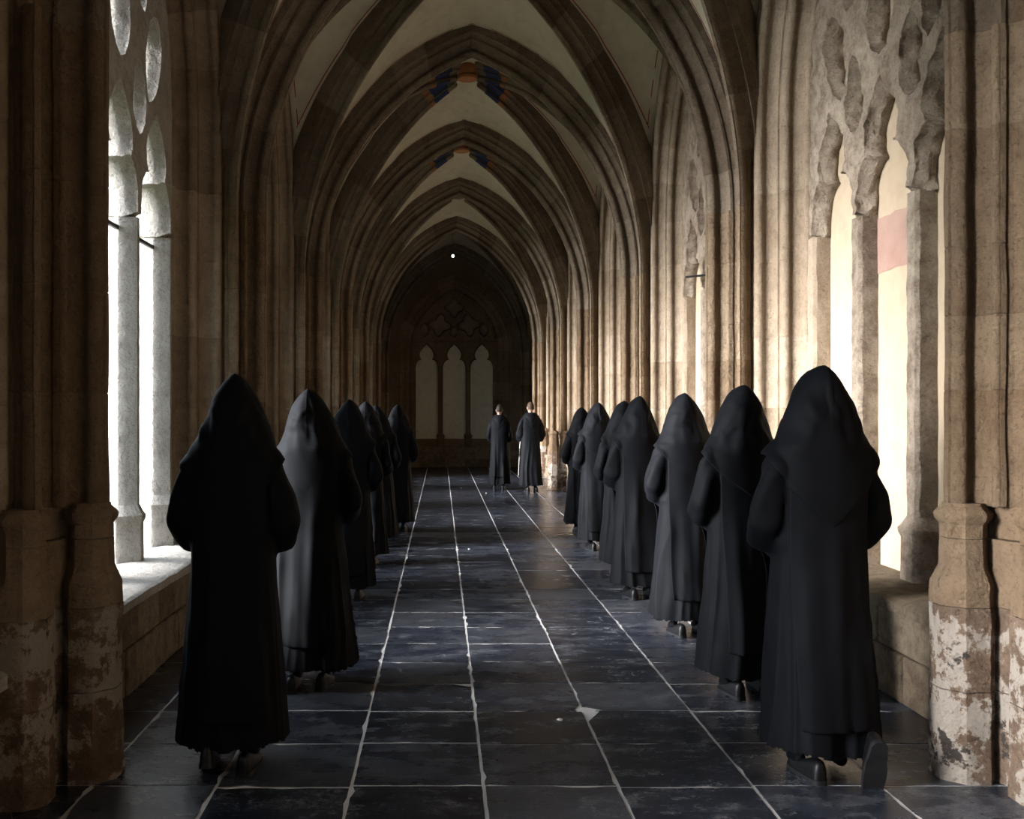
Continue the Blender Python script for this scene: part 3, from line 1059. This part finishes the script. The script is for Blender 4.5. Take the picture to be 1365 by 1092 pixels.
# one body for everybody: head with face, neck, trunk, arms folded in front, hands, legs; faces +y
def body_mesh():
    mb = MB()
    ellipsoid(mb, (0, .015, 1.665), (.074, .092, .105)); ellipsoid(mb, (0, .035, 1.61), (.056, .066, .075))
    capsule(mb, (0, .105, 1.672), (0, .125, 1.64), .012, .016)                      # nose
    for s in (-1, 1):
        ellipsoid(mb, (s * .078, .01, 1.655), (.012, .022, .034), 10, 6)           # ear
        ellipsoid(mb, (s * .030, .092, 1.685), (.016, .012, .009), 8, 5)           # brow and eye
    ellipsoid(mb, (0, .096, 1.608), (.026, .012, .010), 8, 5)                       # mouth
    capsule(mb, (0, -.005, 1.44), (0, .005, 1.58), .062, .054)
    capsule(mb, (-.10, -.01, 1.40), (.10, -.01, 1.40), .075, .075)
    capsule(mb, (0, -.01, 1.30), (0, -.01, .98), .125, .12)
    for s in (-1, 1):
        sh, el, wr = Vector((s * .165, -.01, 1.40)), Vector((s * .235, -.02, 1.13)), Vector((s * .075, .20, 1.10))
        capsule(mb, sh, el, .05, .040); capsule(mb, el, wr, .040, .027)
        hd = Vector((-s * .06, .055, -.005))
        capsule(mb, wr, wr + hd, .026, .034)
        base = wr + hd
        for k, ln in enumerate((.060, .068, .064, .050)):
            o_ = Vector((0, .012, .028 - k * .018))
            p1 = base + o_ + Vector((-s * .03, .018, 0)); p2 = p1 + Vector((-s * ln * .5, -.004, -.004)); p3 = p2 + Vector((-s * ln * .4, -.022, -.004))
            capsule(mb, base + o_ * .7, p1, .0105, .010, 8); capsule(mb, p1, p2, .010, .009, 8); capsule(mb, p2, p3, .009, .008, 8)
        capsule(mb, wr + hd * .3 + Vector((0, 0, .022)), wr + hd * .9 + Vector((0, .015, .055)), .013, .011, 8)
        capsule(mb, (s * .085, -.01, .95), (s * .095, .01, .52), .085, .055); capsule(mb, (s * .095, .01, .52), (s * .10, -.02, .10), .055, .036)
        capsule(mb, (s * .10, -.03, .05), (s * .10, .06, .045), .032, .028)
    me = remeshed(mb, .0085, 2, 'body'); smoothmesh(me)
    me.materials.append(M['skin']); me.materials.append(M['cloth'])
    for p in me.polygons:
        if p.center.z < .5: p.material_index = 1
    return me
BODY = body_mesh()

def robe_mesh(seed, flare=1.0, arm=1.0, hem=.115):
    rr = random.Random(seed)
    mb = MB()
    prof = [(hem, .285 * flare, .255 * flare, -.01), (.25, .272 * flare, .24 * flare, -.01), (.50, .250, .215, -.008), (.75, .232, .19, -.005), (.95, .215, .168, 0), (1.10, .215, .158, 0), (1.25, .222, .15, -.005),
            (1.36, .222, .14, -.008), (1.43, .205, .125, -.008), (1.475, .165, .108, -.005), (1.51, .115, .092, 0), (1.545, .072, .078, .005)]
    rows = []
    for i in range(len(prof) - 1):
        st = 3
        for j in range(st + (1 if i == len(prof) - 2 else 0)):
            t = j / st
            z, rx, ry, cy = [a + (b - a) * t for a, b in zip(prof[i], prof[i + 1])]
            r = []
            for k in range(48):
                q = 2 * math.pi * k / 48
                c, s = math.cos(q), math.sin(q)
                c = math.copysign(abs(c) ** .85, c); s = math.copysign(abs(s) ** .85, s)
                r.append((rx * c, cy + ry * s, z))
            rows.append(r)
    mb.grid(rows, close=True, caps=True)
    for s in (-1, 1):
        # wide sleeve: shoulder, bulging elbow, cuff in front with hands tucked in
        pts = [Vector((s * .150, -.01, 1.435)), Vector((s * .205, -.02, 1.36)), Vector((s * .243 * arm, -.025, 1.24)), Vector((s * .258 * arm, -.01, 1.14)), Vector((s * .235, .06, 1.075)), Vector((s * .17, .15, 1.065)), Vector((s * .08, .22, 1.07)), Vector((s * .0, .245, 1.075))]
        rad = [.062, .074, .080, .088, .094, .098, .098, .094]
        for i in range(len(pts) - 1):
            capsule(mb, pts[i], pts[i + 1], rad[i], rad[i + 1], 16)
        capsule(mb, (s * .225, .03, 1.05), (s * .12, .19, 1.0), .055, .075, 14)      # drape of the sleeve
    me = remeshed(mb, .0125, 6, 'robe')
    ph = [rr.uniform(0, 6.28) for _ in range(8)]
    amp = [rr.uniform(.6, 1.2) for _ in range(8)]
    bm = bmesh.new(); bm.from_mesh(me); bm.normal_update()
    mv = []
    for v in bm.verts:
        x, y, z = v.co
        q = math.atan2(y, x)
        sk = 1 - sstep(.35, 1.02, z)
        wob = .35 * noise.noise(Vector((q * 1.5, z * 1.2, seed)))
        def rdg(n_, p_):
            return 1 - 2 * abs(math.sin(.5 * (n_ * (q + wob) + p_))) ** .8
        wv = amp[0] * rdg(7, ph[0] + .4 * z) + amp[1] * .8 * rdg(12, ph[1] - .5 * z) + amp[2] * .6 * math.cos(4 * q + ph[2])
        d = .0135 * wv * (.16 + 1.0 * sk) * (1 if z < 1.02 else .3)
        lat = abs(x) > .17 and z > 1.0
        if lat:        # sleeve wrinkles run down the arm
            d += .009 * math.sin(24 * (y + .45 * z) + ph[4] + 5 * noise.noise(v.co * 5)) * sstep(.17, .22, abs(x))
        d += .006 * noise.noise(v.co * 6 + Vector((seed, 0, 0)))
        nn = Vector((v.normal.x, v.normal.y, v.normal.z * .2))
        mv.append(nn * d)
    for v, m_ in zip(bm.verts, mv):
        v.co += m_
        if v.co.z < .3:
            q = math.atan2(v.co.y, v.co.x)
            v.co.z += .014 * math.cos(3 * q + ph[5]) * (1 - v.co.z / .3) + .006 * math.cos(9 * q + ph[6]) * (1 - v.co.z / .3)
    bmesh.ops.delete(bm, geom=[f for f in bm.faces if f.calc_center_median().z < hem + .035 and f.normal.z < -.35], context='FACES')
    bm.to_mesh(me); bm.free()
    smoothmesh(me)
    return me

def bvh_of(me):
    return BVHTree.FromPolygons([v.co for v in me.vertices], [tuple(p.vertices) for p in me.polygons])

def push_out(p, bvh, gap):
    loc, n, i, d = bvh.find_nearest(p)
    if loc is None: return p
    dd = (p - loc).dot(n)
    if dd < gap:
        return loc + n * gap if d < .12 else p
    return p

def solid(rows, thick, name, close=False):
    mb = MB(); mb.grid(rows, close=close)
    me = mb.mesh(name)
    o = bpy.data.objects.new('tmp', me); COL.objects.link(o)
    sd = o.modifiers.new('s', 'SOLIDIFY'); sd.thickness = thick; sd.offset = 1
    sb = o.modifiers.new('b', 'SUBSURF'); sb.levels = 1; sb.render_levels = 1
    dg = bpy.context.evaluated_depsgraph_get()
    out = bpy.data.meshes.new_from_object(o.evaluated_get(dg))
    bpy.data.objects.remove(o); bpy.data.meshes.remove(me)
    out.name = name; smoothmesh(out)
    return out

def hood_mesh(seed, bvh, drop=.26, peak=1.0, tilt=0.0, width=1.0, pinch=0.0):
    rr = random.Random(seed * 3 + 1)
    ph = [rr.uniform(0, 6.28) for _ in range(6)]
    lv = [(1.834, .006, .060, .012), (1.822, .032, .085, .010), (1.798, .062, .106, .006), (1.765, .088, .122, .004), (1.725, .112, .134, .002), (1.685, .132, .142, .002), (1.645, .150, .148, .0), (1.605, .168, .152, -.002),
          (1.565, .185, .155, -.006), (1.53, .200, .157, -.010), (1.498, .215, .159, -.014), (1.472, .228, .160, -.016), (1.45, .238, .160, -.016)]
    if pinch:
        lv = [(z, rx * (1 - pinch * math.exp(-((z - 1.545) / .05) ** 2)), ry * (1 - 1.2 * pinch * math.exp(-((z - 1.56) / .04) ** 2) + .5 * pinch * math.exp(-((z - 1.66) / .06) ** 2)), cy) for z, rx, ry, cy in lv]
    l2 = []
    for a_, b_ in zip(lv[:-1], lv[1:]):
        l2 += [tuple(p + (q - p) * k_ / 3 for p, q in zip(a_, b_)) for k_ in range(3)]
    lv = l2 + [lv[-1]]
    creases = []
    for _ in range(11):
        creases.append((rr.uniform(-1.5, 1.5), rr.uniform(1.50, 1.72), rr.uniform(-.9, .9) + (math.pi / 2 if rr.random() < .7 else 0), rr.uniform(.05, .12), rr.uniform(.010, .020), rr.choice((-.5, 1, 1)) * rr.uniform(.004, .009)))
    NA = 84
    rows = []
    for li, (z, rx, ry, cy) in enumerate(lv):
        row = []
        for k in range(NA + 1):
            # 0 at the back (-y); the front stays open round the face
            op = 148 if z > 1.53 else 148 + 27 * (1.53 - z) / .08
            a = math.radians(-op + 2 * op * k / NA)
            x, y = rx * width * math.sin(a), cy - ry * math.cos(a)
            if z > 1.62 and abs(a) > math.radians(100): y += .03 * (abs(a) - math.radians(100))
            zz = z - (.020 * (abs(a) / 2.5) ** 2 if z > 1.6 else 0)
            p = Vector((x + tilt * (z - 1.5), y, zz))
            g = .006 * noise.noise(Vector((x * 13 + seed, y * 8, zz * 10))) + .008 * math.sin(3 * a + ph[0] + 9 * (zz - 1.5)) * sstep(1.80, 1.62, zz)
            g += .010 * math.exp(-((a - .35 * math.sin(ph[1])) / .16) ** 2) * sstep(1.74, 1.60, zz) - .009 * math.exp(-((a - .5 * math.sin(ph[2]) - .55) / .22) ** 2) * sstep(1.7, 1.58, zz) * sstep(1.45, 1.54, zz)
            rg = noise.noise(Vector((x * 9 + zz * 4 + seed * 3.7, y * 5, zz * 5 - x * 5)))
            g += .006 * (.5 - abs(rg) * 2) * sstep(1.82, 1.70, zz)
            for (ca, cz, an, ln, wd_, am) in creases:
                ux, uz = (a - ca) * .15, zz - cz
                al = ux * math.cos(an) + uz * math.sin(an); ac = -ux * math.sin(an) + uz * math.cos(an)
                ac += 2.5 * al * al
                g += am * math.exp(-(ac / wd_) ** 2 - (al / ln) ** 2)
            g += .0025 * math.exp(-(a / .03) ** 2) * sstep(1.45, 1.5, zz)      # seam down the back
            d = Vector((p.x, p.y - cy, 0))
            if d.length > 1e-4: p += d.normalized() * g
            row.append(p)
        rows.append(row)
    # cape skirt hanging to a point at the back
    for s in range(1, 9):
        t = s / 8
        row = []
        for k in range(NA + 1):
            a = math.radians(-175 + 350 * k / NA)
            dz = drop * max(0, 1 - abs(a) / math.radians(88)) ** 1.0 + .035
            x = .245 * width * math.sin(a) * (1 + .02 * t); y = -.016 - .165 * math.cos(a)
            sh = max(0.0, 1 - abs(a) / math.radians(88)) * t
            x *= 1 - .10 * sh
            zz = 1.45 - dz * t
            g = .004 * noise.noise(Vector((x * 10, t * 3, seed)))
            row.append(Vector((x + tilt * (zz - 1.5) * .2, y - g, zz)))
        rows.append(row)
    rows = [[push_out(p, bvh, .024) if p.z < 1.56 else p for p in r] for r in rows]
    # relax the lower part
    for _ in range(3):
        new = [list(r) for r in rows]
        for i in range(28, len(rows) - 1):
            for k in range(1, NA):
                new[i][k] = rows[i][k] * .5 + (rows[i - 1][k] + rows[i + 1][k] + rows[i][k - 1] + rows[i][k + 1]) * .125
        rows = [[push_out(p, bvh, .024) if p.z < 1.5 else p for p in r] for r in new]
    return solid(rows, .010, 'hood')

def collar_mesh(seed, bvh, drop=.22):
    """hood thrown back: a rolled collar and a flat point on the back"""
    rows = []
    NA = 32
    for li, (z, rx, ry) in enumerate(((1.545, .072, .078), (1.56, .085, .092), (1.555, .105, .11), (1.53, .135, .128), (1.50, .165, .14))):
        rows.append([Vector((rx * math.sin(a), .0 - ry * math.cos(a), z)) for a in [math.radians(-150 + 300 * k / NA) for k in range(NA + 1)]])
    for s in range(1, 8):
        t = s / 7; row = []
        for k in range(NA + 1):
            a = math.radians(-150 + 300 * k / NA)
            dz = drop * max(0, 1 - abs(a) / 1.4) + .03
            row.append(Vector((.175 * math.sin(a) * (1 - .25 * t * max(0, 1 - abs(a) / 1.4)), -.15 * math.cos(a) - .02 * math.exp(-(a / .5) ** 2), 1.50 - dz * t)))
        rows.append(row)
    rows = [[push_out(p, bvh, .014) if p.z < 1.52 else p for p in r] for r in rows]
    return solid(rows, .012, 'lowered_hood')

def scapular_mesh(seed, bvh, back=True, top_w=.19, bot_w=.175, zb=.24):
    rr = random.Random(seed * 5 + 2)
    ph = [rr.uniform(0, 6.28) for _ in range(4)]
    s = -1 if back else 1
    NZ, NX = 44, 20
    rows = []
    ymax = None
    for i in range(NZ + 1):
        t = i / NZ
        z = 1.47 + (zb - 1.47) * t
        row = []
        for k in range(NX + 1):
            u = -1 + 2 * k / NX
            w = top_w + (bot_w - top_w) * t
            x = u * w + .012 * math.sin(t * 3 + ph[0]) * t
            hit = bvh.ray_cast(Vector((x, s * 1.0, z)), Vector((0, -s, 0)))
            y = hit[0].y if hit[0] is not None else s * .1
            fold = (.020 * math.cos(5.0 * u + ph[1] + .9 * t) + .013 * math.cos(9 * u + ph[2] - .7 * t)) * sstep(.12, .6, t)
            row.append(Vector((x, y + s * (.014 + .006 * t) + s * max(0, fold) * .9, z)))
        rows.append(row)
    # hang straight: each row no further in than a smoothed line from above
    for _ in range(3):
        for i in range(1, NZ):
            for k in range(NX + 1):
                a = rows[i - 1][k]; b = rows[i + 1][k]; c = rows[i][k]
                l = rows[i][max(0, k - 1)]; r = rows[i][min(NX, k + 1)]
                ym = (a.y + b.y) * .3 + (l.y + r.y) * .2
                c.y = min(c.y, ym) if back else max(c.y, ym)
    return solid(rows, .008, 'scapular')

def shoe_meshes():
    """shoe pointing +y with its heel at the origin; (upper, sole)"""
    L = .285
    def sect(t, z0, z1, k=1.0):
        w = .034 + .013 * math.sin(math.pi * max(0, min(1, (t - .12) / .95))) ** 1.3
        if t < .10: w *= math.sqrt(max(.12, 1 - ((.10 - t) / .10) ** 2 * .88))
        if t > .82: w *= math.sqrt(max(.10, 1 - ((t - .82) / .18) ** 2 * .9))
        return w * k
    up, so = MB(), MB()
    rows = []
    ts = [0, .012, .03, .06, .10, .16, .26, .36, .46, .58, .70, .82, .88, .93, .965, .988, 1.0]
    hs = [.080, .090, .098, .103, .105, .106, .104, .092, .078, .066, .058, .052, .048, .043, .037, .030, .022]
    for t, h in zip(ts, hs):
        w = sect(t, 0, h)
        y = t * L
        rows.append([(w * c, y, .018 + max(.004, h - .018) * s) for c, s in ((1, 0), (1.0, .35), (.86, .68), (.55, .93), (0, 1.0), (-.55, .93), (-.86, .68), (-1.0, .35), (-1, 0))])
    up.grid(rows, close=True, caps=True)
    rows = []
    for t in ts:
        w = sect(t, 0, 0, 1.10); y = -.004 + t * (L + .008)
        z0 = 0 if t < .32 or t > .42 else .008
        if t > .9: z0 = (t - .9) * .06
        rows.append([(w, y, z0), (w, y, .021), (-w, y, .021), (-w, y, z0)])
    so.grid(rows, close=True, caps=True)
    return up.mesh('shoe', smooth=50), so.mesh('sole', smooth=40)
SHOE, SOLE = shoe_meshes()

def hair_mesh():
    rows = []
    for i in range(9):
        t = i / 8 * math.pi * .62
        rows.append([])
        for k in range(24):
            q = 2 * math.pi * k / 24
            tt = t * (1.0 - .22 * max(0, math.sin(q)))     # shorter over the face (+y)
            s = max(math.sin(tt), .004)
            g = 1 + .03 * noise.noise(Vector((math.cos(q) * 4, math.sin(q) * 4, t * 4)))
            rows[-1].append((.082 * s * math.cos(q) * g, .010 + .101 * s * math.sin(q) * g, 1.668 + .116 * math.cos(tt) * g))
    mb = MB(); mb.grid(rows, close=True, caps=True)
    return mb.mesh('hair', smooth=60)
HAIR = hair_mesh()

VAR = []
for sd, fl, drop, wd, arm in ((1, 1.0, .27, 1.0, 1.0), (2, 1.04, .22, 1.04, 1.03), (3, .97, .30, .97, 1.0), (4, 1.02, .24, 1.0, .97)):
    rb = robe_mesh(sd, fl, arm)
    bv = bvh_of(rb)
    VAR.append(dict(robe=rb, hood=hood_mesh(sd, bv, drop, width=wd, tilt=.05 * math.sin(sd * 2.3), pinch=(0, .05, 0, .07)[sd - 1]), sback=scapular_mesh(sd, bv, True, zb=.22 + .03 * sd % .07), sfront=scapular_mesh(sd, bv, False), collar=collar_mesh(sd, bv)))

def person(x, y, h, var, label, hood=True, rz=0.0, feet=((-.10, -.25, 0), (.10, -.20, 0)), hair=None, scap=True, group=None, cord=False, wide=.92):
    s = h / (1.84 if hood else 1.775)
    o = root('person', label, 'person', group=group, loc=(x, y, 0))
    o.rotation_euler = (0, 0, rz)
    o.scale = (s * wide, s * wide, s)
    V = VAR[var]
    link('body', BODY, M['skin'], o)
    link('robe', V['robe'], M['cloth'], o)
    if scap:
        link('scapular', V['sback'], M['cloth'], o); link('scapular', V['sfront'], M['cloth'], o)
    if hood:
        link('hood', V['hood'], M['cloth'], o)
    else:
        link('lowered_hood', V['collar'], M['cloth'], o)
        hr = bpy.data.objects.new('hair', HAIR.copy()); COL.objects.link(hr); hr.parent = o
        hr.data.materials.clear(); hr.data.materials.append(M[hair])
    for fx, fy, pitch in feet:
        sh = link('shoe', SHOE, M['leather'], o, (fx, fy, 0))
        if pitch:
            # heel lifted: turn about the toe
            Lt = .235
            a = -math.radians(pitch)
            sh.rotation_euler = (a, 0, 0)
            sh.location = (fx, fy + Lt * (1 - math.cos(a)), Lt * math.sin(-a))
        sh.rotation_euler.z = .08 if fx < 0 else -.08
        link('sole', SOLE, M['sole'], sh)
    if cord:
        mb = MB(); tube(mb, [(cord * .235, .03, .99), (cord * .252, .02, .85), (cord * .262, .02, .65), (cord * .272, .02, .45), (cord * .278, .02, .32)], .011)
        link('cord', mb.mesh('cord', smooth=50), M['cord'], o)
    return o

GL, GR = 'hooded monks walking in the left file', 'hooded monks walking in the right file'
person(-.955, 4.50, 1.80, 0, 'hooded person in black habit, nearest in the left file', wide=.90, feet=((-.085, -.28, 14), (.085, -.24, 0)), group=GL)
person(-.77, 5.80, 1.76, 1, 'hooded person in black habit, second in the left file, hood caught by light', rz=-.05, feet=((-.09, -.27, 0), (.09, -.20, 0)), group=GL)
person(-.80, 8.45, 1.72, 2, 'hooded person in black habit, third in the left file', group=GL)
person(-.80, 10.35, 1.72, 3, 'hooded person in black habit, fourth in the left file', group=GL)
person(-.77, 11.75, 1.70, 1, 'hooded person in black habit, fifth in the left file', group=GL)
person(-.60, 13.3, 1.72, 0, 'hooded person in black habit, farthest in the left file', group=GL)
person(1.705, 4.42, 1.825, 2, 'hooded person in black habit, nearest in the right file, one heel lifted', rz=.05, feet=((-.075, -.22, 0), (.135, -.50, 70)), group=GR, wide=.95)
person(1.74, 5.66, 1.77, 3, 'hooded person in black habit, second in the right file', rz=.10, group=GR, feet=((-.09, -.23, 0), (.10, -.15, 0)))
person(1.79, 7.16, 1.76, 1, 'hooded person in black habit, third in the right file', rz=.10, group=GR)
person(1.72, 8.55, 1.76, 0, 'hooded person in black habit, fourth in the right file', rz=.12, group=GR)
person(1.82, 9.75, 1.72, 3, 'hooded person in black habit, fifth in the right file, half hidden', rz=.10, group=GR)
person(1.83, 11.45, 1.72, 2, 'hooded person in black habit, sixth in the right file', rz=.12, group=GR)
person(1.90, 13.15, 1.68, 1, 'hooded person in black habit, farthest in the right file, half hidden', rz=.10, group=GR)
person(1.20, 20.1, 1.75, 3, 'bareheaded person with dark hair in black habit, left of the far pair', hood=False, rz=-.15, hair='hair', scap=True, cord=1, wide=.82)
person(1.80, 19.6, 1.80, 0, 'bareheaded taller person in black habit, right of the far pair', hood=False, rz=.1, hair='hair2', scap=False, cord=-1, wide=.86)

# ------------------------------------------------------------------ small things on the floor and a far lamp
for (x, y, nm) in ((.42, 20.45, 'near the far pair, left'), (.885, 19.15, 'just before the far pair'), (.326, 11.4, 'in the middle of the walk'), (.62, 5.10, 'by the broken slab corner')):
    mb = MB()
    ring = [(.016 * math.cos(a) * (1 + .3 * math.sin(3 * a)), .02 * math.sin(a), .004 + .002 * math.sin(2 * a)) for a in [2 * math.pi * i / 10 for i in range(10)]]
    mb.grid([[(p[0] * .6, p[1] * .6, .0015) for p in ring], ring, [(p[0] * .4, p[1] * .4, .010) for p in ring]], close=True, caps=True)
    o = link('paper_scrap', mb.mesh('paper_scrap', smooth=60), M['paper'], None, (x, y, .001))
    tagit(o, 'tiny white scrap on the slate floor, ' + nm, 'scrap', group='white scraps on the floor')

lm, lnt, lbs = mat_new('lit_bulb')
lbs.inputs['Emission Color'].default_value = (1, .97, .9, 1)
lbs.inputs['Emission Strength'].default_value = 6.0
lamp = root('pendant_lamp', 'tiny lit bulb hanging on a thin cable before the end wall', 'lamp', loc=(.295, 24.4, 5.50))
mb = MB(); ellipsoid(mb, (0, 0, 0), (.032, .032, .04), 12, 8); link('bulb', mb.mesh('bulb', smooth=60), lm, lamp)
mb = MB(); tube(mb, [(0, 0, .10), (0, 0, .035)], [.012, .022]); link('lamp_holder', mb.mesh('lamp_holder', smooth=50), M['iron'], lamp)
mb = MB(); tube(mb, [(0, 0, .98), (0, 0, .09)], .003); link('cable', mb.mesh('cable'), M['iron'], lamp)
